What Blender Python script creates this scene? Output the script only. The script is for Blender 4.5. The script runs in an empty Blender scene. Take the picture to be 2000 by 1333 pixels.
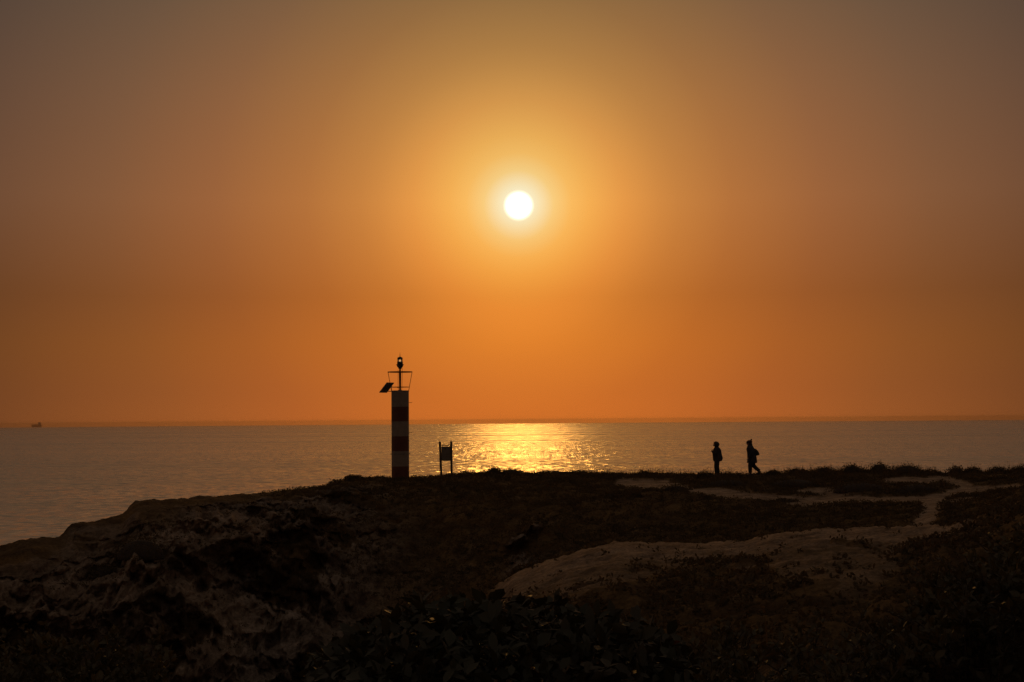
import bpy, bmesh, math, random
import numpy as np
from mathutils import Vector, Matrix, noise as mnoise

random.seed(7)
rng = np.random.default_rng(7)
sc = bpy.context.scene
C = sc.collection

# ------------------------------------------------------------------ camera
F = 2778.0                      # focal length in photo pixels (50 mm on full frame)
PITCH = math.radians(3.17)
ROLL = math.radians(0.43)
SEA_Z = -22.0
fwd = Vector((0, math.cos(PITCH), math.sin(PITCH)))
rt0 = Vector((1, 0, 0)); up0 = rt0.cross(fwd)
right = (rt0 * math.cos(ROLL) - up0 * math.sin(ROLL)).normalized()
upv = right.cross(fwd).normalized()
cam_d = bpy.data.cameras.new('camera'); cam = bpy.data.objects.new('camera', cam_d); C.objects.link(cam)
cam_d.sensor_width = 36.0; cam_d.lens = F / 2000 * 36.0
cam_d.clip_start = 0.05; cam_d.clip_end = 60000
M3 = Matrix((right, upv, -fwd)).transposed()
cam.matrix_world = M3.to_4x4()
sc.camera = cam

def ray(px, py):
    return fwd + right * ((px - 1000) / F) + upv * ((666.5 - py) / F)
def P(px, py, D):               # a point of the place at ground distance D seen along a direction
    r = ray(px, py); h = math.hypot(r.x, r.y)
    return r * (D / h)

# ------------------------------------------------------------------ sky and sun
SUN = ray(1013, 402).normalized()
sun_el = math.asin(SUN.z); sun_az = math.atan2(SUN.x, SUN.y)
w = bpy.data.worlds.new('World'); sc.world = w; w.use_nodes = True
nt = w.node_tree; nt.nodes.clear()
def N(t, tree=None, **kw):
    n = (tree or nt).nodes.new(t)
    for k, v in kw.items(): setattr(n, k, v)
    return n
def L(a, b, tree=None): (tree or nt).links.new(a, b)
def math_node(op, a, b=None, c=None, tree=None, clamp=False):
    t = tree or nt
    n = t.nodes.new('ShaderNodeMath'); n.operation = op; n.use_clamp = clamp
    for i, v in enumerate((a, b, c)):
        if v is None: continue
        if isinstance(v, (int, float)): n.inputs[i].default_value = v
        else: t.links.new(v, n.inputs[i])
    return n.outputs[0]
def ramp(fac, stops, tree=None, interp='LINEAR'):
    t = tree or nt
    n = t.nodes.new('ShaderNodeValToRGB'); cr = n.color_ramp; cr.interpolation = interp
    while len(cr.elements) < len(stops): cr.elements.new(0.5)
    for e, (p, c) in zip(cr.elements, stops):
        e.position = p
    for e, (p, c) in zip(cr.elements, stops):
        e.position = p; e.color = (*c, 1)
    if isinstance(fac, (int, float)): n.inputs[0].default_value = fac
    else: t.links.new(fac, n.inputs[0])
    return n.outputs[0]
def mixc(fac, a, b, mode='MIX', tree=None):
    t = tree or nt
    n = t.nodes.new('ShaderNodeMix'); n.data_type = 'RGBA'; n.blend_type = mode
    for i, v in ((0, fac), (6, a), (7, b)):
        if isinstance(v, (int, float)): n.inputs[i].default_value = v
        elif isinstance(v, tuple): n.inputs[i].default_value = (*v, 1)[:4]
        else: t.links.new(v, n.inputs[i])
    return n.outputs[2]
tc = N('ShaderNodeTexCoord')
dot = N('ShaderNodeVectorMath', operation='DOT_PRODUCT'); L(tc.outputs['Generated'], dot.inputs[0]); dot.inputs[1].default_value = SUN
cosv = math_node('MINIMUM', dot.outputs['Value'], 1.0)
theta = math_node('DIVIDE', math_node('ARCCOSINE', cosv), math.radians(180.0))     # 0..1 over 180 degrees
sep = N('ShaderNodeSeparateXYZ'); L(tc.outputs['Generated'], sep.inputs[0])
elev = math_node('DIVIDE', math_node('ARCSINE', math_node('MAXIMUM', math_node('MINIMUM', sep.outputs[2], 1.0), 0.0)), math.radians(90.0))
D_ = lambda d: d / 180.0
def srgb(r, g, b):
    f = lambda v: ((v / 255 + 0.055) / 1.055) ** 2.4 if v > 10 else v / 255 / 12.92
    return (f(r), f(g), f(b))
GLOW = [(0.0, (1, .95, .75)), (D_(.58), (1, .89, .62)), (D_(.80), (1.0, .84, .46)), (D_(1.15), (1.0, .71, .28)), (D_(1.6), (1.0, .60, .175)), (D_(2.3), (1.0, .495, .100)),
        (D_(4), (.85, .344, .068)), (D_(6), (.62, .240, .052)), (D_(8.5), (.471, .173, .0448)), (D_(12), (.341, .1285, .0448)),
        (D_(16), (.240, .102, .0434)), (D_(21.8), (.141, .066, .035)), (D_(32), (.124, .062, .035)), (D_(55), (.116, .064, .038)),
        (D_(90), (.112, .066, .041)), (1.0, (.108, .066, .043))]
glow = ramp(theta, GLOW)
E_ = lambda d: d / 90.0
ELEV = [(0.0, (1.435, .993, .519)), (E_(1.2), (1.258, .896, .499)), (E_(3), (1.158, .867, .455)), (E_(5), (.95, .76, .50)), (E_(8.7), (1, 1, 1)), (E_(13), (.802, .953, 1.15)), (E_(17), (.596, .868, 1.22)),
        (E_(24), (.57, .80, 1.05)), (E_(40), (.54, .76, .98)), (E_(65), (.52, .74, 1.0)), (1.0, (.52, .74, 1.0))]
ELEV = [(p, tuple(v / 1.5 for v in c)) for p, c in ELEV]
ef = ramp(elev, ELEV)
ef = mixc(1.0, ef, (1.53, 1.5, 1.5), 'MULTIPLY')
g2 = mixc(1.0, glow, ef, 'MULTIPLY')
sky = N('ShaderNodeTexSky', sky_type='NISHITA', sun_disc=False)
sky.sun_elevation = sun_el; sky.sun_rotation = sun_az; sky.dust_density = 4.0; sky.air_density = 1.0; sky.altitude = 20
AMB = 0.0003
amb = mixc(1.0, sky.outputs[0], (1.0 * AMB, .78 * AMB, .50 * AMB), 'MULTIPLY')
tot = mixc(1.0, g2, amb, 'ADD')
disc = N('ShaderNodeMapRange', interpolation_type='SMOOTHSTEP'); L(theta, disc.inputs[0])
disc.inputs[1].default_value = D_(.40); disc.inputs[2].default_value = D_(.66); disc.inputs[3].default_value = 1.0; disc.inputs[4].default_value = 0.0
sunc = mixc(1.0, disc.outputs[0], (1.2, 1.1, .9), 'MULTIPLY')
tot = mixc(1.0, tot, sunc, 'ADD')
bg = N('ShaderNodeBackground'); L(tot, bg.inputs[0]); bg.inputs[1].default_value = 0.92
wo = N('ShaderNodeOutputWorld'); L(bg.outputs[0], wo.inputs[0])

sd = bpy.data.lights.new('sun', 'SUN'); so = bpy.data.objects.new('sun', sd); C.objects.link(so)
sd.energy = .066; sd.color = (1.0, .45, .085); sd.angle = math.radians(0.53)
so.rotation_euler = SUN.to_track_quat('Z', 'Y').to_euler()

sc.view_settings.view_transform = 'Standard'; sc.view_settings.look = 'None'
sc.view_settings.exposure = 0; sc.view_settings.gamma = 1; sc.view_settings.use_curve_mapping = False
sc.render.engine = 'CYCLES'
cy = sc.cycles
cy.max_bounces = 6; cy.diffuse_bounces = 2; cy.glossy_bounces = 2; cy.transmission_bounces = 6; cy.volume_bounces = 0
cy.transparent_max_bounces = 12; cy.use_denoising = True; cy.denoiser = 'OPENIMAGEDENOISE'; cy.denoising_input_passes = 'RGB_ALBEDO_NORMAL'; cy.denoising_prefilter = 'NONE'
cy.caustics_reflective = False; cy.caustics_refractive = False

# ------------------------------------------------------------------ helpers
def tag(o, label=None, cat=None, group=None, kind=None):
    if label: o['label'] = label
    if cat: o['category'] = cat
    if group: o['group'] = group
    if kind: o['kind'] = kind
    return o
def empty(name, loc, rz=0, label=None, cat=None, group=None):
    o = bpy.data.objects.new(name, None); C.objects.link(o); o.location = loc; o.rotation_euler = (0, 0, rz)
    o.empty_display_size = .2
    return tag(o, label, cat, group)
def mesh_obj(name, v, f, mat, parent=None, smooth=False, loc=None):
    me = bpy.data.meshes.new(name); me.from_pydata([tuple(map(float, p)) for p in v], [], [tuple(int(i) for i in q) for q in f])
    me.materials.append(mat)
    if smooth: me.polygons.foreach_set('use_smooth', [True] * len(me.polygons))
    me.update()
    o = bpy.data.objects.new(name, me); C.objects.link(o)
    if parent: o.parent = parent
    if loc: o.location = loc
    return o
def np_mesh(name, V, Fc, mat, smooth=True, col=None):
    """V (n,3), Fc (m,k) with k = 3 or 4"""
    V = np.asarray(V, np.float32); Fc = np.asarray(Fc, np.int32); k = Fc.shape[1]
    me = bpy.data.meshes.new(name)
    me.vertices.add(len(V)); me.vertices.foreach_set('co', V.ravel())
    me.loops.add(Fc.size); me.loops.foreach_set('vertex_index', Fc.ravel())
    me.polygons.add(len(Fc)); me.polygons.foreach_set('loop_start', np.arange(0, Fc.size, k, dtype=np.int32))
    me.polygons.foreach_set('loop_total', np.full(len(Fc), k, np.int32))
    if smooth: me.polygons.foreach_set('use_smooth', np.ones(len(Fc), bool))
    me.update(calc_edges=True)
    if col is not None:
        a = me.color_attributes.new('tone', 'FLOAT_COLOR', 'POINT')
        a.data.foreach_set('color', np.concatenate([col, np.ones((len(V), 1))], 1).astype(np.float32).ravel())
    me.materials.append(mat)
    return me
class MB:
    def __init__(s): s.v = []; s.f = []
    def box(s, c, size, rot=None, bevel=0.0):
        cx, cy_, cz = c; sx, sy, sz = [a / 2 for a in size]; b = min(bevel, sx * .9, sy * .9, sz * .9)
        pts = []
        if b <= 0:
            loops = [(-sz, 0), (sz, 0)]
            ring = lambda i: [(-sx, -sy), (sx, -sy), (sx, sy), (-sx, sy)]
        else:
            loops = [(-sz, b), (-sz + b, 0), (sz - b, 0), (sz, b)]
            ring = lambda i: [(-sx + b, -sy + i), (sx - b, -sy + i), (sx - i, -sy + b), (sx - i, sy - b), (sx - b, sy - i), (-sx + b, sy - i), (-sx + i, sy - b), (-sx + i, -sy + b)]
        i0 = len(s.v)
        n = 4 if b <= 0 else 8
        for z, ins in loops:
            for x, y in ring(ins):
                p = Vector((x, y, z))
                if rot is not None: p = rot @ p
                s.v.append((p.x + cx, p.y + cy_, p.z + cz))
        for k in range(len(loops) - 1):
            for j in range(n):
                a = i0 + k * n + j; b2 = i0 + k * n + (j + 1) % n
                s.f.append((a, b2, b2 + n, a + n))
        s.f.append(tuple(i0 + j for j in reversed(range(n))))
        s.f.append(tuple(i0 + (len(loops) - 1) * n + j for j in range(n)))
        return s
    def tube(s, pts, rad, n=8, cap=True):
        pts = [Vector(p) for p in pts]
        if isinstance(rad, (int, float)): rad = [rad] * len(pts)
        i0 = len(s.v)
        prev = None
        for i, p in enumerate(pts):
            d = (pts[min(i + 1, len(pts) - 1)] - pts[max(i - 1, 0)]).normalized()
            if prev is None:
                a = d.orthogonal().normalized()
            else:
                a = (prev - d * prev.dot(d)).normalized()
            prev = a; b = d.cross(a)
            for j in range(n):
                t = 2 * math.pi * j / n
                q = p + (a * math.cos(t) + b * math.sin(t)) * rad[i]; s.v.append(tuple(q))
        for k in range(len(pts) - 1):
            for j in range(n):
                a = i0 + k * n + j; b = i0 + k * n + (j + 1) % n
                s.f.append((a, b, b + n, a + n))
        if cap:
            s.f.append(tuple(i0 + j for j in reversed(range(n))))
            s.f.append(tuple(i0 + (len(pts) - 1) * n + j for j in range(n)))
        return s
    def lathe(s, prof, n=24, c=(0, 0, 0)):
        i0 = len(s.v)
        for r, z in prof:
            for j in range(n):
                t = 2 * math.pi * j / n
                s.v.append((c[0] + r * math.cos(t), c[1] + r * math.sin(t), c[2] + z))
        for k in range(len(prof) - 1):
            for j in range(n):
                a = i0 + k * n + j; b = i0 + k * n + (j + 1) % n
                s.f.append((a, b, b + n, a + n))
        s.f.append(tuple(i0 + j for j in reversed(range(n))))
        s.f.append(tuple(i0 + (len(prof) - 1) * n + j for j in range(n)))
        return s
    def loft(s, rings, n=14):
        """rings: (centre, rx, ry) horizontal ellipses, bottom to top"""
        i0 = len(s.v)
        for c, rx, ry in rings:
            for j in range(n):
                t = 2 * math.pi * j / n
                s.v.append((c[0] + rx * math.cos(t), c[1] + ry * math.sin(t), c[2]))
        for k in range(len(rings) - 1):
            for j in range(n):
                a = i0 + k * n + j; b = i0 + k * n + (j + 1) % n
                s.f.append((a, b, b + n, a + n))
        s.f.append(tuple(i0 + j for j in reversed(range(n))))
        s.f.append(tuple(i0 + (len(rings) - 1) * n + j for j in range(n)))
        return s
    def build(s, name, mat, parent=None, smooth=False, loc=None):
        return mesh_obj(name, s.v, s.f, mat, parent, smooth, loc)

# ---- numpy gradient noise
_perm = rng.permutation(4096).astype(np.int64)
def _h(ix, iy, iz):
    return _perm[(_perm[(_perm[ix & 4095] + iy) & 4095] + iz) & 4095]
_g = rng.normal(size=(4096, 3)); _g /= np.linalg.norm(_g, axis=1)[:, None]
def gnoise(x, y, z):
    x0 = np.floor(x).astype(np.int64); y0 = np.floor(y).astype(np.int64); z0 = np.floor(z).astype(np.int64)
    fx, fy, fz = x - x0, y - y0, z - z0
    u, v, w_ = [t * t * t * (t * (t * 6 - 15) + 10) for t in (fx, fy, fz)]
    r = 0
    for dx in (0, 1):
        wx = u if dx else 1 - u
        for dy in (0, 1):
            wy = v if dy else 1 - v
            for dz in (0, 1):
                wz = w_ if dz else 1 - w_
                g = _g[_h(x0 + dx, y0 + dy, z0 + dz)]
                r = r + wx * wy * wz * (g[..., 0] * (fx - dx) + g[..., 1] * (fy - dy) + g[..., 2] * (fz - dz))
    return r * 1.6
def fbm(x, y, z, oct=4, sc_=1.0, ridged=False, gain=.5):
    a = 1.0; s = 0; f = sc_
    for i in range(oct):
        n = gnoise(x * f + 17.3 * i, y * f + 9.1 * i, z * f + 3.7 * i)
        if ridged: n = 1 - 2 * np.abs(n)
        s = s + a * n; a *= gain; f *= 2.03
    return s
def sstep(a, b, x):
    t = np.clip((x - a) / (b - a), 0, 1); return t * t * (3 - 2 * t)

# ------------------------------------------------------------------ materials
def new_mat(name):
    m = bpy.data.materials.new(name); m.use_nodes = True; m.node_tree.nodes.clear()
    return m, m.node_tree
def pbr(name, col, rough=.7, metal=0, var=.25, nscale=20, bump=.0, transl=0, spec=.5, col2=None, coord='Object'):
    m, t = new_mat(name)
    bs = t.nodes.new('ShaderNodeBsdfPrincipled'); out = t.nodes.new('ShaderNodeOutputMaterial')
    co = t.nodes.new('ShaderNodeTexCoord'); nz = t.nodes.new('ShaderNodeTexNoise'); nz.inputs['Scale'].default_value = nscale; nz.inputs['Detail'].default_value = 5
    t.links.new(co.outputs[coord], nz.inputs['Vector'])
    c2 = col2 or tuple(c * (1 - var) for c in col); c1 = tuple(min(1, c * (1 + var)) for c in col) if not col2 else col
    rc = ramp(nz.outputs[0], [(.3, c2), (.7, c1)], t)
    t.links.new(rc, bs.inputs['Base Color'])
    bs.inputs['Roughness'].default_value = rough; bs.inputs['Metallic'].default_value = metal; bs.inputs['Specular IOR Level'].default_value = spec
    if bump:
        b = t.nodes.new('ShaderNodeBump'); b.inputs['Strength'].default_value = 1; b.inputs['Distance'].default_value = bump
        t.links.new(nz.outputs[0], b.inputs['Height']); t.links.new(b.outputs[0], bs.inputs['Normal'])
    sh = bs.outputs[0]
    if transl:
        tr = t.nodes.new('ShaderNodeBsdfTranslucent'); t.links.new(mixc(1.0, rc, (1.6, 1.4, .8), 'MULTIPLY', t), tr.inputs[0])
        mx = t.nodes.new('ShaderNodeMixShader'); mx.inputs[0].default_value = transl
        t.links.new(sh, mx.inputs[1]); t.links.new(tr.outputs[0], mx.inputs[2]); sh = mx.outputs[0]
    t.links.new(sh, out.inputs[0])
    return m

def terrain_mat(name, bump_d, fine, rough=.95):
    m, t = new_mat(name)
    bs = t.nodes.new('ShaderNodeBsdfPrincipled'); out = t.nodes.new('ShaderNodeOutputMaterial')
    at = t.nodes.new('ShaderNodeVertexColor'); at.layer_name = 'tone'
    co = t.nodes.new('ShaderNodeTexCoord')
    n1 = t.nodes.new('ShaderNodeTexNoise'); n1.inputs['Scale'].default_value = fine; n1.inputs['Detail'].default_value = 8; n1.inputs['Roughness'].default_value = .65
    n2 = t.nodes.new('ShaderNodeTexNoise'); n2.inputs['Scale'].default_value = fine * .13; n2.inputs['Detail'].default_value = 6
    t.links.new(co.outputs['Object'], n1.inputs[0]); t.links.new(co.outputs['Object'], n2.inputs[0])
    k1 = ramp(n1.outputs[0], [(.3, (.45, .45, .45)), (.7, (1.5, 1.5, 1.5))], t)
    k2 = ramp(n2.outputs[0], [(.35, (.65, .62, .6)), (.65, (1.3, 1.3, 1.3))], t)
    c = mixc(1.0, at.outputs[0], k1, 'MULTIPLY', t); c = mixc(1.0, c, k2, 'MULTIPLY', t)
    t.links.new(c, bs.inputs['Base Color']); bs.inputs['Roughness'].default_value = rough; bs.inputs['Specular IOR Level'].default_value = .15
    b = t.nodes.new('ShaderNodeBump'); b.inputs['Distance'].default_value = bump_d
    t.links.new(n1.outputs[0], b.inputs['Height']); t.links.new(b.outputs[0], bs.inputs['Normal'])
    t.links.new(bs.outputs[0], out.inputs[0])
    return m
M_ground = terrain_mat('heath_ground', .06, 9)
M_path = terrain_mat('sandy_path', .02, 14)
M_cliff = terrain_mat('weathered_rock', .12, 4.5, .9)

# ------------------------------------------------------------------ terrain (one coast, split into ground, path and cliff)
ROWS = {   # photo column : nodes (distance, row on the photo or height if negative)
 -400: [(5,-1.8),(10,-2.6),(18,-9),(28,-15),(38,-17),(48,-16),(53,1450),(57,1330),(62,1230),(68,-12),(76,-27)],
 0:    [(5,-1.8),(10,-2.6),(18,-9),(28,-15),(38,-17),(49,-15),(54,1340),(58,1190),(63,1070),(69,-8),(78,-27)],
 60:   [(5,-1.8),(10,-2.6),(18,-9),(28,-15),(38,-17),(49,-15),(54,1340),(58,1180),(63,1052),(69,-8),(78,-27)],
 116:  [(5,-1.8),(10,-2.6),(18,-9),(28,-15),(38,-17),(49,-15),(54,1340),(58,1170),(64,1051),(69,-8),(78,-27)],
 142:  [(5,-1.8),(10,-2.6),(18,-9),(28,-15),(38,-17),(49,-15),(54,1340),(59,1150),(65,1023),(71,-7),(79,-27)],
 240:  [(5,-1.8),(10,-2.6),(18,-9),(28,-15),(38,-16),(49,-14),(54,1330),(60,1110),(66,1013),(72,-6),(80,-27)],
 264:  [(5,-1.8),(10,-2.6),(18,-9),(28,-15),(38,-16),(49,-14),(54,1330),(60,1085),(67,988),(73,-6),(81,-27)],
 290:  [(5,-1.8),(10,-2.6),(18,-9),(28,-15),(38,-16),(49,-14),(54,1330),(61,1070),(67,983),(73,-6),(82,-27)],
 420:  [(5,-1.8),(10,-2.5),(18,-8),(28,-14),(38,-15),(50,-13),(55,1320),(62,1060),(70,973),(76,-5.5),(84,-27)],
 600:  [(5,-1.8),(10,-2.4),(18,-7),(28,-12),(38,-14),(51,-12),(56,1300),(63,1050),(73,958),(78,-5),(87,-27)],
 690:  [(5,-1.8),(10,-2.4),(18,-6.5),(28,-11),(38,-13),(52,-11),(57,1280),(65,1030),(76,941),(81,-4.5),(90,-27)],
 760:  [(5,-1.8),(10,-2.3),(18,-6),(28,-10),(38,-12),(52,-10.5),(57,1270),(66,1020),(79,941),(84,-4.2),(92,-27)],
 860:  [(5,-1.8),(10,-2.3),(18,-5.5),(28,-8.5),(36,-9),(52,-9.5),(57,1220),(67,1005),(79,935),(85,-4),(94,-27)],
 940:  [(5,-1.8),(10,-2.2),(19,-5),(27,-5.2),(34,1185),(52,-9),(57,1180),(67,990),(79,926),(85,-4),(94,-27)],
 1000: [(5,-1.8),(10,-2.2),(19,1330),(26,1230),(33,1142),(51,-8),(57,1150),(67,980),(79,925),(85,-4),(94,-27)],
 1100: [(5,-1.8),(10,-2.1),(19,1290),(26,1180),(33,1105),(50,-7),(56,1110),(66,978),(79,925),(85,-4),(94,-27)],
 1200: [(5,-1.8),(10,-2.1),(19,1280),(26,1155),(34,1074),(48,-5.8),(56,1075),(66,975),(79,930),(85,-4),(94,-27)],
 1380: [(5,-1.8),(10,-2.1),(19,1270),(26,1140),(34,1068),(47,-5.2),(55,1050),(63,982),(76,929),(83,-4),(93,-27)],
 1450: [(5,-1.8),(10,-2.1),(19,1260),(26,1125),(34,1064),(47,-5.0),(55,1040),(62,986),(76,929),(83,-4),(93,-27)],
 1500: [(5,-1.8),(10,-2.0),(19,1250),(26,1115),(34,1050),(46,-4.9),(55,1032),(62,990),(76,926),(83,-4),(93,-27)],
 1600: [(5,-1.8),(10,-2.0),(19,1240),(26,1105),(34,1041),(45,-4.6),(55,1025),(62,990),(76,924),(83,-3.8),(93,-27)],
 1760: [(5,-1.8),(10,-1.95),(19,1220),(26,1095),(33,1036),(44,-4.2),(54,1022),(61,985),(76,924),(83,-3.6),(93,-27)],
 1850: [(5,-1.8),(10,-1.9),(18,1200),(25,1090),(32,1031),(43,-3.9),(53,1016),(61,980),(76,930),(83,-3.6),(93,-27)],
 1920: [(5,-1.8),(10,-1.85),(18,1180),(25,1075),(31,1012),(42,-3.5),(52,1000),(61,972),(76,926),(83,-3.6),(93,-27)],
 2000: [(5,-1.8),(10,-1.8),(17,1165),(24,1050),(30,980),(42,-3.1),(52,968),(61,952),(76,924),(83,-3.5),(93,-27)],
 2400: [(5,-1.8),(10,-1.8),(17,1150),(24,1020),(30,960),(42,-2.8),(52,945),(61,935),(76,922),(83,-3.5),(93,-27)],
}
def col_profile(nodes, px):
    out = []
    for D, q in nodes:
        out.append((D, q if q < 0 else P(px, q, D).z))
    return out
keys = sorted(ROWS)
KD = np.array([[n[0] for n in ROWS[k]] for k in keys], float)
KZ = np.array([[n[1] for n in col_profile(ROWS[k], k)] for k in keys], float)
def px_az(px):
    r = ray(px, 940); return math.atan2(r.x, r.y)
KAZ = np.array([px_az(k) for k in keys])
pxs = np.concatenate([np.linspace(-420, -90, 90)[:-1], np.linspace(-90, 2090, 1010), np.linspace(2090, 2480, 105)[1:]])
azc = np.array([px_az(p) for p in pxs])
azl = -np.linspace(math.radians(180), abs(azc[0]), 70)[:-1]; azr = np.linspace(azc[-1], math.radians(180), 70)[1:]
az = np.concatenate([azl, azc, azr])
nn = KD.shape[1]
DD = np.stack([np.interp(az, KAZ, KD[:, i]) for i in range(nn)], 1)
ZZ = np.stack([np.interp(az, KAZ, KZ[:, i]) for i in range(nn)], 1)
inl = sstep(math.radians(45), math.radians(100), np.abs(az))[:, None]
ZZ = ZZ * (1 - inl) + np.linspace(-1.8, -2.6, nn)[None] * inl
# prepend the ground under the camera, append rings far out
DD = np.concatenate([np.full((len(az), 1), .05), np.full((len(az), 1), 1.5), DD, DD[:, -1:] + 25, DD[:, -1:] + 300], 1)
ZZ = np.concatenate([np.full((len(az), 1), -1.65), np.full((len(az), 1), -1.7), ZZ, -30 * (1 - inl) - 3.5 * inl, -34 * (1 - inl) - 6 * inl], 1)
seg_n = [3, 6, 18, 26, 40, 56, 30, 60, 96, 80, 30, 20, 6, 6]
# monotone cubic along the distance
def pchip_rows(DD, ZZ, seg_n):
    h = np.diff(DD, axis=1); d = np.diff(ZZ, axis=1) / h
    m = np.zeros_like(ZZ)
    w1 = 2 * h[:, 1:] + h[:, :-1]; w2 = h[:, 1:] + 2 * h[:, :-1]
    ok = (d[:, :-1] * d[:, 1:]) > 0
    with np.errstate(divide='ignore', invalid='ignore'):
        mm = (w1 + w2) / (w1 / d[:, :-1] + w2 / d[:, 1:])
    m[:, 1:-1] = np.where(ok, mm, 0); m[:, 0] = d[:, 0]; m[:, -1] = d[:, -1]
    Ds, Zs = [], []
    for i, n in enumerate(seg_n):
        for k in range(n):
            t = k / n
            h00 = 2*t**3 - 3*t**2 + 1; h10 = t**3 - 2*t**2 + t; h01 = -2*t**3 + 3*t**2; h11 = t**3 - t**2
            Ds.append(DD[:, i] + h[:, i] * t)
            Zs.append(h00 * ZZ[:, i] + h10 * h[:, i] * m[:, i] + h01 * ZZ[:, i+1] + h11 * h[:, i] * m[:, i+1])
    Ds.append(DD[:, -1]); Zs.append(ZZ[:, -1])
    return np.stack(Ds), np.stack(Zs)
Dg, Zg = pchip_rows(DD, ZZ, seg_n)           # (rows, cols)
AZ = np.broadcast_to(az, Dg.shape)
X = Dg * np.sin(AZ); Y = Dg * np.cos(AZ); Z = Zg.copy()
# photo coordinates of every point of the undisturbed ground: used to place paths and bare patches
def project(X, Y, Z):
    cx = X * right.x + Y * right.y + Z * right.z
    cyy = X * upv.x + Y * upv.y + Z * upv.z
    cz = X * fwd.x + Y * fwd.y + Z * fwd.z
    cz = np.where(cz < .01, .01, cz)
    return 1000 + F * cx / cz, 666.5 - F * cyy / cz
PX, PY = project(X, Y, Z)
inview = (Y > 5) & (PX > -420) & (PX < 2480)
skyD = np.interp(az, KAZ, KD[:, 8])[None]      # distance of the skyline
faceD = np.interp(az, KAZ, KD[:, 6])[None]
humpD = np.interp(az, KAZ, KD[:, 4])[None]
far = sstep(-4, 0, Dg - faceD)
# rockiness: the cliff faces left, bare outcrops elsewhere
n_lo = fbm(X, Y, Z, 4, .10)
n_mid = fbm(X + 40, Y, Z, 4, .35)
n_hi = fbm(X, Y + 70, Z, 4, 1.3)
cliffy = sstep(900, 520, PX + 90 * n_lo) * sstep(44, 50, Dg) * sstep(skyD - 1, skyD - 5, Dg + 2.0 * n_mid) * (Y > 0)
cliffy = np.maximum(cliffy, (Dg > skyD + 4) * 1.0 * (1 - inl.T))
cliffy = np.maximum(cliffy, (sstep(975, 1010, PX) * sstep(1080, 1030, PX) * sstep(1020, 1040, PY) * sstep(.0, .35, n_mid + .1) * (Dg > 52) * (Dg < skyD)))
# displacement
rd = fbm(X * 1.25, Y, Z * .75, 4, .20, True)
rd2 = fbm(X * 1.3 + 9, Y, Z * .85 + 5, 3, .70, True)
strata = np.sin((Z + .35 * X * .2 + 1.2 * n_lo) * 5.5)
amp_near = sstep(2, 12, Dg)
crest_lock = 1 - .75 * np.exp(-((Dg - skyD) / 4.0) ** 2) * inview
calm = 1 - .75 * sstep(960, 1000, PX) * sstep(humpD + 6, humpD, Dg) * sstep(12, 16, Dg) * inview
calm = calm * (1 - .72 * sstep(900, 1050, PX) * sstep(faceD - 2, faceD + 3, Dg) * inview)
dz = calm * (.42 * n_lo * amp_near * crest_lock + .16 * n_mid * amp_near * (.4 + .6 * crest_lock) + .045 * n_hi * amp_near)
hx = np.sin(AZ); hy = np.cos(AZ)
push = cliffy * (-1.5 * (rd - .3) - .7 * (rd2 - .2) + .10 * strata) * np.where(inview, 1, .4) * np.clip(crest_lock, .25, 1)
def blocks(x, y, z, f, seed):
    # nearest random point in a jittered grid: offset per block and distance to its border
    x, y, z = x * f + seed, y * f + seed * 2, z * f
    ix, iy, iz = [np.floor(v).astype(np.int64) for v in (x, y, z)]
    d1 = np.full(x.shape, 9.0); d2 = d1.copy(); val = np.zeros(x.shape)
    for a in (-1, 0, 1):
        for b in (-1, 0, 1):
            for c in (-1, 0, 1):
                h = _h(ix + a, iy + b, iz + c)
                q = _g[h]
                d = np.hypot(np.hypot(ix + a + .5 + .55 * q[:, 0] - x, iy + b + .5 + .55 * q[:, 1] - y), iz + c + .5 + .55 * q[:, 2] - z)
                up = d < d1
                d2 = np.where(up, d1, np.minimum(d2, d)); val = np.where(up, _g[(h * 7 + 3) & 4095][:, 0], val); d1 = np.where(up, d, d1)
    return val, d2 - d1
cm = cliffy > .03
bxx, byy, bzz = X[cm] + .4 * n_mid[cm], Y[cm] + .4 * n_hi[cm], Z[cm] + .35 * X[cm] * .3
v1, e1 = blocks(bxx, byy, bzz * .8, .42, 3.3); v2, e2 = blocks(bxx, byy, bzz, 1.15, 8.1)
blk = np.zeros_like(X); blk[cm] = .75 * v1 + .26 * v2 + .35 * np.exp(-e1 / .06) + .12 * np.exp(-e2 / .10)
push = push * 1.0 + .8 * cliffy * blk * np.clip(crest_lock, .30, 1)
crack = np.zeros_like(X); crack[cm] = np.exp(-e1 / .05) * .6 + np.exp(-e2 / .07) * .35
Z = Z + dz * (1 - .3 * cliffy) + cliffy * (.20 * rd2 + .09 * fbm(X, Y, Z, 3, 2.6, True)) * (.3 + .7 * crest_lock)
X = X + hx * push + cliffy * .35 * n_mid; Y = Y + hy * push + cliffy * .35 * n_hi
# tussocky ground cover relief on the heath
tus = (1 - .55 * sstep(1100, 1250, PX) * sstep(faceD + 1, faceD + 5, Dg) * inview) * (np.clip(fbm(X, Y, X * 0, 3, .9), -.2, 1) * .16 + np.clip(fbm(X + 3, Y, X * 0, 3, 2.4), -.2, 1) * .07)
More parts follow.
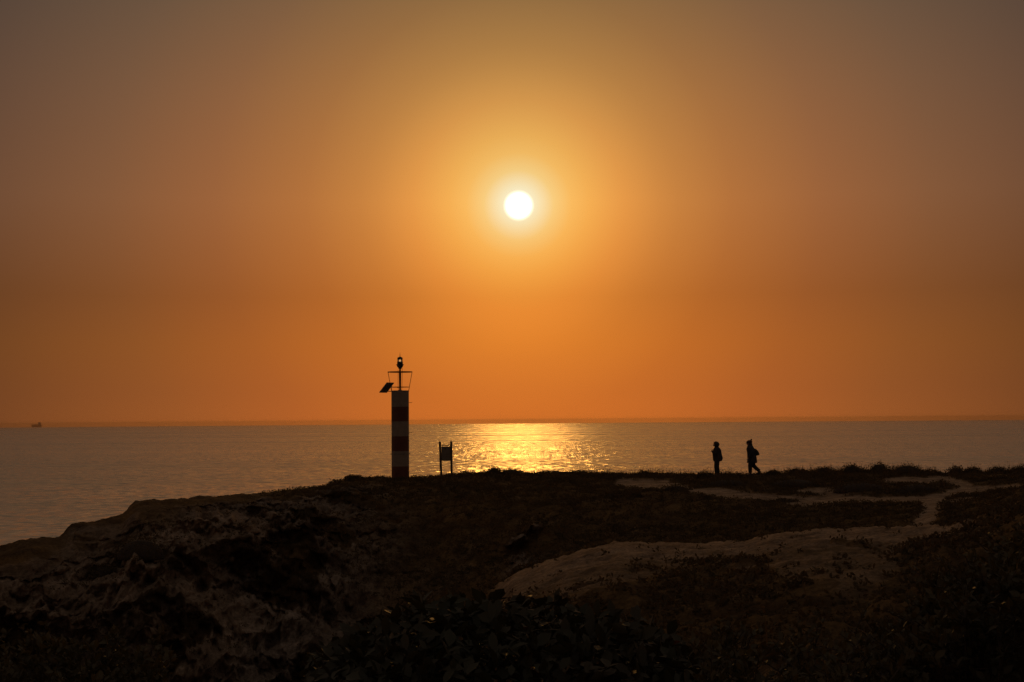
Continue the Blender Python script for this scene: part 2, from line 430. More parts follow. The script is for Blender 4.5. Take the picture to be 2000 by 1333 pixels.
# paths ---------------------------------------------------------------
def band(pts, PXx, PYy):
    best = np.full(PXx.shape, 9.0)
    for (x0, y0, w0), (x1, y1, w1) in zip(pts[:-1], pts[1:]):
        dx, dy = x1 - x0, (y1 - y0)
        # rows count more than columns: the land is seen at a flat angle
        k = 3.0
        t = np.clip(((PXx - x0) * dx + (PYy - y0) * dy * k * k) / (dx * dx + dy * dy * k * k), 0, 1)
        d = np.hypot((PXx - x0 - dx * t) / k, (PYy - y0 - dy * t))
        best = np.minimum(best, d / (w0 + (w1 - w0) * t))
    return best
wob = 2.0 * n_hi
pa = band([(1222, 943, 5), (1290, 948, 7), (1340, 956, 4), (1420, 963, 5), (1500, 972, 6), (1580, 980, 7), (1640, 975, 6), (1740, 977, 5), (1812, 979, 6), (1850, 966, 4), (1890, 953, 5), (1950, 950, 3.5), (2010, 947, 3)], PX, PY + wob)
pb = band([(1812, 979, 5), (1822, 1000, 4), (1800, 1026, 5)], PX, PY + wob)
pc = band([(1740, 936, 3), (1800, 938, 4), (1842, 934, 2.5), (1890, 946, 3)], PX, PY + wob)
pd_ = band([(1570, 958, 4), (1610, 957, 6), (1640, 962, 4)], PX, PY + wob)
pe = band([(1812, 985, 2), (1900, 975, 1.5), (2010, 962, 1)], PX, PY + wob)
pfar = np.minimum.reduce([pa, pb, pc, pd_, pe])
sand = sstep(1.75, 1.25, pfar) * (Dg > faceD - 2) * (Dg < skyD + 1.5) * inview
# the bare hump in the middle distance
hy_ = np.interp(PX, [900, 960, 1050, 1140, 1200, 1380, 1450, 1500, 1600, 1760, 1850, 1900, 2000], [1190, 1142, 1116, 1090, 1074, 1068, 1064, 1050, 1041, 1036, 1031, 1018, 980])
low = np.interp(PX, [940, 1000, 1100, 1200, 1300, 1420, 1500, 1560, 1640, 1720, 1780, 1850, 1930], [30, 55, 62, 52, 44, 36, 46, 90, 100, 88, 40, 16, 6])
below = (PY - hy_)
hump = sstep(1.30, .72, (below + 22 * n_mid + 16 * n_hi) / low) * (Dg > 13) * (Dg < humpD + 2.5) * sstep(950, 985, PX) * sstep(1930, 1880, PX) * inview
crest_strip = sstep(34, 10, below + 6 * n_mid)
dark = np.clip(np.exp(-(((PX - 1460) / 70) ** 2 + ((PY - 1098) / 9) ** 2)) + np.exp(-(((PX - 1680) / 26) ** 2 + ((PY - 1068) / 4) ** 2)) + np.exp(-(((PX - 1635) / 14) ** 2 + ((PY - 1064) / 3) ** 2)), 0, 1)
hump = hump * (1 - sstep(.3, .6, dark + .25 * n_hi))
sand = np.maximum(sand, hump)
Z = Z + tus * amp_near * (1 - sand) * (1 - .8 * cliffy) * (.45 + .55 * crest_lock)
Z = Z - .05 * sand * (1 - hump)
rill = fbm(X * .7, Y, X * 0, 4, 1.1, True)
Z = Z + hump * (.055 * (rill - .4) + .022 * fbm(X, Y, X * 0, 3, 5.0))
# tones (albedo)
def C3(a): return np.array(a)[None, None, :]
veg = C3((.15, .088, .036)) * (1 + .35 * n_mid[..., None]) + C3((.022, .010, .002)) * sstep(.0, .6, n_lo)[..., None]
sandc = C3((.36, .24, .155)) * (1 + .15 * n_mid[..., None])
rock = C3((.27, .205, .16)) * (1 + .18 * n_mid[..., None]) + C3((.05, .022, .0)) * sstep(.1, .5, n_lo)[..., None]
dirt = C3((.165, .108, .064)) * (1 + .2 * n_hi[..., None])
bare = sstep(.25, .55, n_mid + .25 * n_hi)[..., None] * .55
base = veg * (1 - bare) + dirt * bare
scrub = sstep(.05, .3, n_mid - .35 * n_hi + .1)[..., None] * sstep(skyD - 6, skyD - 2, Dg + n_mid)[..., None]   # scrub on the cliff
patch = np.maximum(sstep(.22, .36, fbm(X, Y, Z, 4, .28))[..., None], scrub)
ck = cliffy[..., None]
btone = np.zeros_like(X); btone[cm] = .14 * v1 + .10 * v2
rock = rock * (1 + btone[..., None])
tone = base * (1 - ck) + (rock * (1 - patch) + .42 * veg * patch) * ck  # dark cliff patches: scrub, with shadow painted into the same tone
sk = sand[..., None]
thin = (hump * (1 - .65 * crest_strip) * (.62 + .36 * sstep(-.3, .4, n_mid + .4 * n_hi)))[..., None]  # sparse dirt, plus the shade of the falling slope painted in below the crest
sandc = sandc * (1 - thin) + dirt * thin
sandc = sandc * (1 + .22 * n_hi + .25 * np.clip(rill - .3, -1, .6))[..., None]
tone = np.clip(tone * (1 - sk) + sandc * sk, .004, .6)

R, K = X.shape
Vt = np.stack([X, Y, Z], -1).reshape(-1, 3); Ct = tone.reshape(-1, 3)
idx = np.arange(R * K).reshape(R, K)
Q = np.stack([idx[:-1, :-1], idx[:-1, 1:], idx[1:, 1:], idx[1:, :-1]], -1).reshape(-1, 4)
def fmean(a): return (a[:-1, :-1] + a[:-1, 1:] + a[1:, 1:] + a[1:, :-1]).ravel() / 4
is_path = (fmean(sand) > .5)
is_cliff = (~is_path) & (fmean(cliffy) > .5)
def submesh(name, sel, mat):
    q = Q[sel]; u, inv = np.unique(q, return_inverse=True)
    me = np_mesh(name, Vt[u], inv.reshape(q.shape), mat, name != 'cliff', Ct[u])
    o = bpy.data.objects.new(name, me); C.objects.link(o); return tag(o, kind='structure')
submesh('ground', ~(is_path | is_cliff), M_ground)
submesh('path', is_path, M_path)
submesh('cliff', is_cliff, M_cliff)

azg = az
def ground_z(x, y):
    """height of the built terrain under a point (nearest grid point)"""
    a = math.atan2(x, y); d = math.hypot(x, y)
    j = int(np.clip(np.searchsorted(azg, a), 1, K - 1))
    if abs(azg[j - 1] - a) < abs(azg[j] - a): j -= 1
    dc = np.hypot(X[:, j], Y[:, j]); i = int(np.argmin(np.abs(dc - d)))
    return float(Z[i, j])

# ------------------------------------------------------------------ sea
def sea_mat():
    m, t = new_mat('sea_water')
    bs = t.nodes.new('ShaderNodeBsdfPrincipled'); out = t.nodes.new('ShaderNodeOutputMaterial')
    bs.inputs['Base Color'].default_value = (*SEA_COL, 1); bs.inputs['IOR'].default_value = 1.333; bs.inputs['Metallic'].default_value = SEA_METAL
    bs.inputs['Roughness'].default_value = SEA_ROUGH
    geo = t.nodes.new('ShaderNodeNewGeometry')
    EPS = .12
    def height(off):
        ad = t.nodes.new('ShaderNodeVectorMath'); ad.operation = 'ADD'; ad.inputs[1].default_value = off
        t.links.new(geo.outputs['Position'], ad.inputs[0])
        mp = t.nodes.new('ShaderNodeMapping'); mp.inputs['Rotation'].default_value = (0, 0, .12); mp.inputs['Scale'].default_value = (.62, 1, 1)
        t.links.new(ad.outputs[0], mp.inputs[0])
        h = None
        for s, a, d in SEA_WAVES:
            nz = t.nodes.new('ShaderNodeTexNoise'); nz.noise_dimensions = '2D'; nz.inputs['Scale'].default_value = s; nz.inputs['Detail'].default_value = d; nz.inputs['Roughness'].default_value = .5
            t.links.new(mp.outputs[0], nz.inputs[0])
            v = math_node('MULTIPLY', nz.outputs[0], a, tree=t)
            h = v if h is None else math_node('ADD', h, v, tree=t)
        return h
    h0 = height((0, 0, 0)); hx_ = height((EPS, 0, 0)); hy_ = height((0, EPS, 0))
    cmb = t.nodes.new('ShaderNodeCombineXYZ'); cmb.inputs[2].default_value = 1.0
    t.links.new(math_node('DIVIDE', math_node('SUBTRACT', h0, hx_, tree=t), EPS / .62, tree=t), cmb.inputs[0])
    # only the wave faces turned to the shore are seen at this flat angle; their backs are hidden behind them
    sy = math_node('ABSOLUTE', math_node('DIVIDE', math_node('SUBTRACT', h0, hy_, tree=t), EPS, tree=t), tree=t)
    t.links.new(math_node('MULTIPLY', sy, -.58, tree=t), cmb.inputs[1])
    nm = t.nodes.new('ShaderNodeVectorMath'); nm.operation = 'NORMALIZE'; t.links.new(cmb.outputs[0], nm.inputs[0])
    t.links.new(nm.outputs[0], bs.inputs['Normal'])
    # wind lanes: patches where the small ripples are rougher or slicker
    mp2 = t.nodes.new('ShaderNodeMapping'); mp2.inputs['Scale'].default_value = (.0007, .006, 1)
    t.links.new(geo.outputs['Position'], mp2.inputs[0])
    ln = t.nodes.new('ShaderNodeTexNoise'); ln.inputs['Scale'].default_value = 1; ln.inputs['Detail'].default_value = 4
    t.links.new(mp2.outputs[0], ln.inputs[0])
    rr = t.nodes.new('ShaderNodeMapRange'); t.links.new(ln.outputs[0], rr.inputs[0])
    rr.inputs[1].default_value = .3; rr.inputs[2].default_value = .7; rr.inputs[3].default_value = SEA_ROUGH * .78; rr.inputs[4].default_value = SEA_ROUGH * 1.2
    t.links.new(rr.outputs[0], bs.inputs['Roughness'])
    t.links.new(bs.outputs[0], out.inputs[0])
    return m
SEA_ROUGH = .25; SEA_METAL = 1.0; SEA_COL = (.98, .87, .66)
SEA_WAVES = [(.012, 6.0, 2.0), (.07, 5.5, 2.0), (.3, 2.1, 1.0)]
M_sea = sea_mat()
RE = 6.371e6
rads = np.concatenate([[1.0], np.geomspace(40, 19500, 150)])
angs = np.linspace(0, 2 * math.pi, 361)[:-1]
SV = []
for r in rads:
    SV.append(np.stack([r * np.sin(angs), r * np.cos(angs), np.full(360, SEA_Z - r * r / (2 * RE))], 1))
SV = np.concatenate(SV); si = np.arange(len(SV)).reshape(len(rads), 360)
SQ = np.stack([si[:-1], np.roll(si, -1, 1)[:-1], np.roll(si, -1, 1)[1:], si[1:]], -1).reshape(-1, 4)
me = np_mesh('sea', SV, SQ, M_sea, True); o = bpy.data.objects.new('sea', me); C.objects.link(o); tag(o, kind='structure')

# ------------------------------------------------------------------ haze
HAZE_D = 4e-5
m, t = new_mat('sea_haze'); out = t.nodes.new('ShaderNodeOutputMaterial'); pv = t.nodes.new('ShaderNodeVolumePrincipled')
pv.inputs['Color'].default_value = (.98, .72, .50, 1); pv.inputs['Density'].default_value = HAZE_D; pv.inputs['Anisotropy'].default_value = .8
t.links.new(pv.outputs[0], out.inputs['Volume'])
bx = MB().box((0, 0, (6.0 - 54.0) / 2), (39600, 39600, 60.0)).build('haze', m); tag(bx, kind='stuff')

# ------------------------------------------------------------------ beacon tower
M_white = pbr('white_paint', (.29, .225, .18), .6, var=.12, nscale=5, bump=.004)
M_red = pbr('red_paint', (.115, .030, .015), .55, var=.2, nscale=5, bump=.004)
M_steel = pbr('galvanised_steel', (.22, .20, .19), .45, .8, .25, 15)
M_rust = pbr('rusty_painted_steel', (.16, .045, .02), .7, .1, .4, 12)
M_black = pbr('black_enamel', (.03, .028, .027), .45, 0, .3, 20)
M_cell = pbr('solar_cells', (.015, .018, .035), .18, 0, .2, 30)
M_cable = pbr('black_cable', (.02, .018, .016), .6, 0, .2, 30)
M_conc = pbr('rough_concrete', (.28, .25, .22), .9, 0, .2, 8, .01)
gm, t = new_mat('lantern_glass'); gb = t.nodes.new('ShaderNodeBsdfPrincipled'); go = t.nodes.new('ShaderNodeOutputMaterial')
gb.inputs['Base Color'].default_value = (.97, .95, .92, 1); gb.inputs['Transmission Weight'].default_value = 1; gb.inputs['Roughness'].default_value = .03; gb.inputs['IOR'].default_value = 1.49
t.links.new(gb.outputs[0], go.inputs[0])
bm_, t = new_mat('added_lens_glow'); be = t.nodes.new('ShaderNodeEmission'); bo = t.nodes.new('ShaderNodeOutputMaterial')
be.inputs[0].default_value = (1, .55, .20, 1); be.inputs[1].default_value = 1.6; t.links.new(be.outputs[0], bo.inputs[0])  # glow added inside the lens to give it a bright spot

TD = 80.0
s = TD / F                                # metres per photo pixel at the tower
tb = P(782, 940, TD)
gz = ground_z(tb.x, tb.y)
ztop = P(782, 765, TD).z
tower = empty('beacon_tower', (tb.x, tb.y, gz - .05), math.radians(-8), 'slim round navigation beacon banded red and white with a lantern on top', 'lighthouse')
T0 = gz - .05
rad = 17.0 * s
zs = [P(782, v, TD).z - T0 for v in (765, 795, 823.5, 852.5, 881.5, 911, 945)]
zs[-1] = -.6
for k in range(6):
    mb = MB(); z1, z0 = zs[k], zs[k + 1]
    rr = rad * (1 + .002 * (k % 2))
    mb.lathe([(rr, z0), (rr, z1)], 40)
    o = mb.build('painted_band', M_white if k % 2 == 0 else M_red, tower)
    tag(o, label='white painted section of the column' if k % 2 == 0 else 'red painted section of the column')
    flat = [p.index for p in o.data.polygons if len(p.vertices) > 4]
    b_ = bmesh.new(); b_.from_mesh(o.data); b_.faces.ensure_lookup_table(); bmesh.ops.delete(b_, geom=[b_.faces[i] for i in flat], context='FACES_ONLY'); b_.to_mesh(o.data); b_.free()
    for p in o.data.polygons: p.use_smooth = True
MB().lathe([(rad * 1.25, -.5), (rad * 1.25, .06), (rad * 1.20, .10)], 32).build('footing', M_conc, tower)
zt = zs[0]
MB().lathe([(rad * 1.01, zt), (rad * 1.03, zt + .01), (rad * 1.03, zt + .045), (rad * .98, zt + .05)], 40).build('top_slab', M_conc, tower)
# hoop of brackets part way down the column
zb = P(782, 887, TD).z - T0
mb = MB()
for a in range(6):
    t_ = math.radians(a * 60 + 8)
    R_ = Matrix.Rotation(t_, 3, 'Z')
    c = R_ @ Vector((rad + .03, 0, zb)); mb.box(c, (.075, .06, .05), R_)
mb.lathe([(rad * 1.015, zb - .02), (rad * 1.015, zb + .02)], 40)
mb.build('bracket_collar', M_steel, tower)
# rungs and cable clips on the right
for v in (787, 845):
    zr = P(782, v, TD).z - T0
    MB().tube([(rad * .95, 0, zr), (rad + .19, 0, zr), (rad + .2, .0, zr + .02)], .012, 6).build('rung', M_steel, tower)
# rail
rt_ = 24 * s; rb_ = 17 * s
zr1 = P(782, 727, TD).z - T0; zr2 = P(782, 756.5, TD).z - T0
cor = [(-1, -1), (1, -1), (1, 1), (-1, 1)]
def cage_r(z): return (rb_ * .97 + (rt_ - rb_) * (z - zt) / (zr1 - zt))
RC = Matrix.Rotation(math.radians(8), 3, 'Z')
def ringpt(a, z):
    r = cage_r(z); return (r * math.cos(a), r * math.sin(a), z)
NR = 28
MB().tube([ringpt(2 * math.pi * k / NR, zr1) for k in range(NR + 1)], .026, 6, False).build('top_rail', M_rust, tower)
MB().tube([ringpt(2 * math.pi * k / NR, zr2) for k in range(NR + 1)], .015, 6, False).build('lower_rail', M_rust, tower)
for a in (8, 98, 188, 278):
    t_ = math.radians(a - 0)
    MB().tube([ringpt(t_, zt), ringpt(t_, zr1)], .017, 6).build('rail_post', M_rust, tower)
# mast
zm = P(782, 721, TD).z - T0
MB().tube([(0, 0, zt), (0, 0, zm)], .052, 12).build('mast', M_rust, tower, True)
MB().lathe([(.12, zt + .05), (.12, zt + .07), (.055, zt + .09)], 16).build('mast_flange', M_steel, tower)
# lantern
lan = MB()
z0 = P(782, 718.5, TD).z - T0; z1 = P(782, 713, TD).z - T0; z2 = P(782, 699, TD).z - T0 - .02; z3 = P(782, 694, TD).z - T0
lan.lathe([(.03, zm), (.09, zm + .01), (.10, z0), (.15, z0 + .03), (.19, z1 - .02), (.215, z1), (.215, z1 + .025), (.17, z1 + .03)], 24)
lb = lan.build('lantern_base', M_black, tower, True)
lens_h = z2 - z1
pr = [(.155, z1 + .03)]
for k in range(9):
    f = k / 8; pr.append((.165 - .022 * f + .010 * math.cos(k * math.pi), z1 + .04 + (lens_h - .05) * f))
lens = MB().lathe([(.10, z1 + .16), (.118, z1 + .20), (.122, z1 + .25), (.115, z1 + .31), (.09, z1 + lens_h - .05)], 24).build('lens', gm, tower, True)
# lantern frame: lower dark drum, uprights, roof
fr = MB()
fr.lathe([(.165, z1 + .03), (.158, z1 + .17), (.11, z1 + .18)], 24)
for a in range(6):
    t_ = math.radians(a * 60 + 30)
    fr.tube([(.16 * math.cos(t_), .16 * math.sin(t_), z1 + .04), (.135 * math.cos(t_), .135 * math.sin(t_), z2 + .01)], .012, 5)
fr.build('lantern_frame', M_black, tower, True)
MB().lathe([(.145, z2 - .09), (.15, z2), (.13, z2 + .03), (.05, z2 + .06), (.02, z2 + .08)], 24).build('lantern_roof', M_black, tower, True)
MB().tube([(0, 0, z2 + .07), (0, 0, z3 + .02), (0, 0, z3 + .17)], [.022, .014, .004], 6).build('spike', M_rust, tower)
MB().lathe([(.006, z1 + .19), (.012, z1 + .22), (.010, z1 + .27), (.004, z1 + .30)], 10).build('lens_glow_core', bm_, tower, True)  # small emitter added to brighten the lens
MB().tube([(.13, -.05, z0), (.145, -.06, zr1), (.12, -.05, zr2), (.11, -.1, zt + .02)], .010, 6).build('cable', M_cable, tower)
MB().tube([(-.10, -.05, zm - .05), (-.105, -.06, zr2 + .2), (-.09, -.04, zt + .02)], .010, 6).build('cable', M_cable, tower)
MB().tube([(-.06, -.02, zt + .18), (-.22, -.05, zt + .25), (-.38, -.06, zt + .24), (-.5, -.1, zt + .30), (-.6, -.12, zt + .22)], .009, 5).build('cable', M_cable, tower)
# solar panel on its arm, turned to the left of the photo (south)
pv_root = None
def lp(px, py, dy):
    p = P(px, py, TD) - Vector((tb.x, tb.y, T0)); p = Vector((p.x, p.y + dy, p.z))
    return Matrix.Rotation(math.radians(8), 3, 'Z') @ p
a_ = lp(741, 767, -.25); b_ = lp(754, 767, .25); c_ = lp(768.5, 747.5, .25); d_ = lp(756, 747.5, -.25)
nrm = (b_ - a_).cross(d_ - a_).normalized()
if nrm.x > 0: nrm = -nrm
th = nrm * .018
def slab(q, dd, off=0):
    v = [p + nrm * off for p in q] + [p + nrm * off - nrm * dd for p in q]
    return v, [(0, 1, 2, 3), (7, 6, 5, 4), (0, 4, 5, 1), (1, 5, 6, 2), (2, 6, 7, 3), (3, 7, 4, 0)]
v, f = slab([a_, b_, c_, d_], .035); pan = mesh_obj('solar_panel', v, f, M_steel, tower)
ctr = (a_ + b_ + c_ + d_) / 4
v, f = slab([ctr + (p - ctr) * .93 for p in (a_, b_, c_, d_)], .004, .003); mesh_obj('cell_sheet', v, f, M_cell, pan)
foot = (a_ + b_) / 2 + (c_ - b_) * .15
MB().tube([(-rad * .9, 0, zt + .015), foot - nrm * .04], .022, 6).build('panel_arm', M_rust, tower)
MB().tube([foot - nrm * .04 + Vector((.22, 0, 0)), (c_ + d_) / 2 * .6 + (a_ + b_) / 2 * .4 - nrm * .04], .015, 6).build('panel_strut', M_rust, tower)
MB().tube([(-rad * .98, 0, zt + .02), (-rad * .99, .0, zt + .28)], .012, 6).build('panel_strut', M_rust, tower)

# ------------------------------------------------------------------ notice board
M_wood = pbr('weathered_timber', (.10, .065, .04), .85, 0, .35, 9, .006)
M_board = pbr('faded_notice_board', (.20, .16, .13), .7, 0, .12, 6)
SD = 78.5; s2 = SD / F
nb0 = P(871, 932, SD)
nb = empty('notice_board', (nb0.x, nb0.y, ground_z(nb0.x, nb0.y)), 0, 'small wooden notice board on two posts right of the beacon', 'sign')
def nl(px, py): p = P(px, py, SD); return Vector((p.x - nb.location.x, 0, p.z - nb.location.z))
for (xa, ya, xb, yb) in ((859, 863, 862.3, 940), (881.2, 862, 882.3, 938)):
    p0, p1 = nl(xa, ya), nl(xb, yb); p1 = p1 + (p1 - p0) * .06
    ax = (p0 - p1).normalized(); q = Vector((0, 0, 1)).rotation_difference(ax).to_matrix()
    MB().box((p0 + p1) / 2, (4.3 * s2, .10, (p0 - p1).length), q, .012).build('post', M_wood, nb)
pc_ = (nl(861.5, 870) + nl(880.5, 870)) / 2
MB().box(pc_, (18.0 * s2, .06, 1.7 * s2), None, .008).build('crossbar', M_wood, nb)
pb0 = nl(871, 886)
bd = MB().box(pb0, (17.4 * s2, .03, 27 * s2), None, .004).build('panel', M_board, nb)
MB().box((pb0.x, -.02, pb0.z - 13.6 * s2), (17.2 * s2, .045, 1.3 * s2)).build('frame_strip', M_wood, nb)
mk = MB().lathe([(.045, 0), (.04, .006)], 16)
mk.v = [(x + pb0.x - 1.3 * s2, -.0165 - z, y * .62 + pb0.z + 9 * s2) for x, y, z in mk.v]
mk.build('emblem', M_black, bd)

# ------------------------------------------------------------------ ship on the horizon
M_hull = pbr('ship_hull', (.55, .30, .18), .6, 0, .15, .05)  # hull colour lightened to put some distance haze into the paint
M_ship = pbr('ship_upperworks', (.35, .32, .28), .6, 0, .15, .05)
SHD = 18200.0; sp = P(71, 832, SHD); zsea = SEA_Z - SHD ** 2 / (2 * RE)
k6 = SHD / F
ship = empty('cargo_ship', (sp.x, sp.y, zsea), 0, 'distant cargo ship fading into haze on the left horizon', 'ship')
Lh = 9.3 * k6
hv, hf = [], []
secs = [(-Lh, .15), (-Lh * .9, .7), (-Lh * .7, 1), (Lh * .8, 1), (Lh, .8)]
for x, wd in secs:
    zt_ = (32 if x > -Lh * .75 else 36)
    hv += [(x + (6 if x < -Lh * .95 else 0), -13 * wd * .8, 0), (x, -13 * wd, zt_), (x, 13 * wd, zt_), (x + (6 if x < -Lh * .95 else 0), 13 * wd * .8, 0)]
for i in range(len(secs) - 1):
    a = i * 4; hf += [(a, a + 1, a + 5, a + 4), (a + 1, a + 2, a + 6, a + 5), (a + 2, a + 3, a + 7, a + 6), (a + 3, a, a + 4, a + 7)]
hf += [(3, 2, 1, 0), (16, 17, 18, 19)]
mesh_obj('hull', hv, hf, M_hull, ship)
MB().box((Lh * .62, 0, 32 + 12), (26, 22, 24)).box((Lh * .60, 0, 58), (18, 24, 4)).build('bridge_house', M_ship, ship)
MB().lathe([(5, 32), (4.5, 58)], 12, (Lh * .78, 0, 0)).build('funnel', M_hull, ship)
MB().tube([(Lh * .55, 0, 58), (Lh * .55, 0, 72)], 1.2, 6).build('mast', M_ship, ship)
MB().box((-Lh * .15, 0, 37), (Lh * .9, 18, 6)).build('deck_cargo', M_hull, ship)

# ------------------------------------------------------------------ people
M_skin = pbr('skin', (.32, .17, .11), .55, 0, .1, 30)
M_hair = pbr('dark_hair', (.02, .013, .01), .6, 0, .3, 60)
M_coat1 = pbr('dark_padded_jacket', (.035, .025, .028), .85, 0, .3, 12, .01)
M_coat2 = pbr('navy_coat', (.032, .033, .045), .85, 0, .3, 12, .01)
M_trous = pbr('dark_trousers', (.03, .028, .03), .9, 0, .3, 20, .004)
M_shoe = pbr('dark_shoes', (.05, .04, .035), .6, 0, .3, 20)
M_hat = pbr('knitted_hat', (.05, .018, .022), .95, 0, .3, 40, .01)
M_bag = pbr('black_backpack', (.03, .025, .022), .75, 0, .3, 20, .004)
deps = None
def skin_body(name, verts, edges, radii, mat, parent, level=2):
    me = bpy.data.meshes.new(name); me.from_pydata(verts, edges, []); me.update()
    o = bpy.data.objects.new(name, me); C.objects.link(o)
    sm = o.modifiers.new('skin', 'SKIN'); sm.use_smooth_shade = True
    for i, r in enumerate(radii):
        sv = me.skin_vertices[0].data[i]; sv.radius = (r[0], r[1]) if isinstance(r, tuple) else (r, r); sv.use_root = (i == 0)
    ss = o.modifiers.new('sub', 'SUBSURF'); ss.levels = level; ss.render_levels = level
    bpy.context.view_layer.update()
    dg = bpy.context.evaluated_depsgraph_get()
    m2 = bpy.data.meshes.new_from_object(o.evaluated_get(dg)); m2.name = name
    bpy.data.objects.remove(o)
    m2.materials.clear(); m2.materials.append(mat)
    m2.polygons.foreach_set('use_smooth', [True] * len(m2.polygons))
    o = bpy.data.objects.new(name, m2); C.objects.link(o); o.parent = parent
    return o
def person(loc, rz, pose, label):
    """figure faces local +X, height about 1.63"""
    root = empty('person', loc, rz, label, 'person')
    p = pose; V = []; E = []; Rr = []
    def add(v, r, par=None):
        V.append(v); Rr.append(r)
        if par is not None: E.append((par, len(V) - 1))
        return len(V) - 1
    lean = p['lean']
    pel = add((0, 0, .86), .125)
    wst = add((lean * .15, 0, 1.0), .11, pel)
    chs = add((lean * .45, 0, 1.19), .135, wst)
    nk0 = add((lean * .75, 0, 1.34), .075, chs)
    nk1 = add((lean * .9 + .01, 0, 1.395), .052, nk0)
    hd = p['head']
    hA = add((hd[0] - .005, 0, hd[1] - .03), (.072, .08), nk1)
    hB = add((hd[0], 0, hd[1] + .045), (.083, .098), hA)
    hC = add((hd[0] - .01, 0, hd[1] + .10), (.065, .075), hB)
    ns = add((hd[0] + .115, 0, hd[1] - .01), .012, hA)
    for sgn, k in ((1, 'R'), (-1, 'L')):
        hip = add((0, sgn * .085, .80), .098, pel)
        kn = add((*p['knee' + k][:1], sgn * .09, p['knee' + k][1]), .058, hip)
        cf = add(tuple(Vector(V[kn]).lerp(Vector((p['ank' + k][0], sgn * .09, p['ank' + k][1])), .35)), .056, kn)
        an = add((p['ank' + k][0], sgn * .09, p['ank' + k][1]), .038, cf)
        tz = p['ank' + k][1] + p['toe' + k]
        to = add((p['ank' + k][0] + .15, sgn * .10, tz), .032, an)
        sh = add((lean * .7, sgn * .165, 1.305), .062, nk0)
        el = add((p['elb' + k][0], sgn * p['elb' + k][1], p['elb' + k][2]), .042, sh)
        wr = add((p['wri' + k][0], sgn * p['wri' + k][1], p['wri' + k][2]), .026, el)
        d = (Vector(V[wr]) - Vector(V[el])).normalized()
        side = Vector((0, 1, 0)) if abs(d.y) < .8 else Vector((1, 0, 0))
        side = (side - d * side.dot(d)).normalized(); pn = d.cross(side)
        pm = add(tuple(Vector(V[wr]) + d * .05), (.032, .018), wr)
        for q, (o_, ln) in enumerate(((-.030, .062), (-.010, .072), (.010, .068), (.028, .052))):
            b0 = Vector(V[pm]) + d * .035 + side * o_
            f0 = add(tuple(b0), .0085, pm); f1 = add(tuple(b0 + d * ln * .5 + pn * .010), .008, f0); add(tuple(b0 + d * ln * .85 + pn * .03), .007, f1)
        tbv = Vector(V[wr]) + d * .03 + side * -.035
        t0 = add(tuple(tbv), .010, pm); add(tuple(tbv + d * .03 + side * -.022 + pn * .01), .008, t0)
    skin_body('body', V, E, Rr, M_skin, root)
    # trousers and shoes follow the leg chain
    for sgn, k in ((1, 'R'), (-1, 'L')):
        kx, kz = p['knee' + k]; ax, azz = p['ank' + k]
        MB().tube([(0, sgn * .075, .88), (kx * .45, sgn * .088, .80 * .5 + kz * .5 + .02), (kx, sgn * .09, kz), (kx * .45 + ax * .55, sgn * .09, kz * .45 + azz * .55), (ax, sgn * .09, azz + .03)], [.135, .122, .098, .088, .072], 12).build('trouser_leg', p['trous'], root, True)
        tz = p['toe' + k]
        mb = MB(); mb.tube([(ax - .07, sgn * .09, azz - .035 - tz * .25), (ax - .02, sgn * .09, azz - .015), (ax + .07, sgn * .10, azz - .03 + tz * .5), (ax + .17, sgn * .10, azz - .02 + tz)], [.034, .052, .045, .030], 10)
        mb.build('shoe', M_shoe, root, True)
        # sleeve
        e = p['elb' + k]; w2 = p['wri' + k]
        MB().tube([(lean * .68, sgn * .13, 1.325), (lean * .7, sgn * .175, 1.29), ((lean * .7 + e[0]) / 2, sgn * (.19 + e[1]) / 2, (1.28 + e[2]) / 2), (e[0], sgn * e[1], e[2]), ((e[0] + w2[0]) / 2, sgn * (e[1] + w2[1]) / 2, (e[2] + w2[2]) / 2), (w2[0], sgn * w2[1], w2[2])], [.07, .085, .078, .066, .058, .05], 12).build('sleeve', p['coatm'], root, True)
    MB().loft([(c, a * 1.17, b) for c, a, b in p['coat']], 20).build('coat', p['coatm'], root, True)
    return root
PD = 75.2; sP = PD / F
# left person: round curly hair, forearms up in front
pl = P(1401, 929, PD); zl = ground_z(pl.x, pl.y)
topz = P(1398, 863, PD).z; H1 = topz - zl
pose1 = dict(lean=.03, head=(.075, 1.475), kneeR=(.065, .46), ankR=(.05, .08), toeR=-.04, kneeL=(-.01, .46), ankL=(-.07, .09), toeL=-.04,
    elbR=(.07, .24, 1.06), wriR=(.20, .10, 1.13), elbL=(.10, .23, 1.04), wriL=(.19, .07, 1.15), trous=M_trous, coatm=M_coat1,
    coat=[((-.02, 0, .70), .155, .18), ((-.03, 0, .76), .19, .205), ((-.035, 0, .88), .205, .21), ((-.01, 0, 1.0), .195, .20), ((0, 0, 1.12), .185, .195), ((0, 0, 1.24), .165, .19), ((.0, 0, 1.33), .12, .15), ((.01, 0, 1.38), .085, .09), ((.02, 0, 1.42), .07, .07)])
p1 = person((pl.x, pl.y, zl), math.pi, pose1, 'walker with round curly hair holding both forearms up, left of the two')
hr = MB(); n1 = 18
for i in range(11):
    ph = math.pi * i / 10 ; z = 1.50 + .145 * -math.cos(ph)
    r = .155 * math.sin(ph) + .002
    hr.v += [(.035 + (r * 1.0) * math.cos(2 * math.pi * j / n1) * (1 if math.cos(2 * math.pi * j / n1) < 0 or i > 6 else .55) + random.uniform(-.010, .010), r * .95 * math.sin(2 * math.pi * j / n1) + random.uniform(-.008, .008), z + random.uniform(-.008, .008)) for j in range(n1)]
for i in range(10):
    for j in range(n1):
        a = i * n1 + j; b = i * n1 + (j + 1) % n1; hr.f.append((a, b, b + n1, a + n1))
hr.build('hair', M_hair, p1, True)
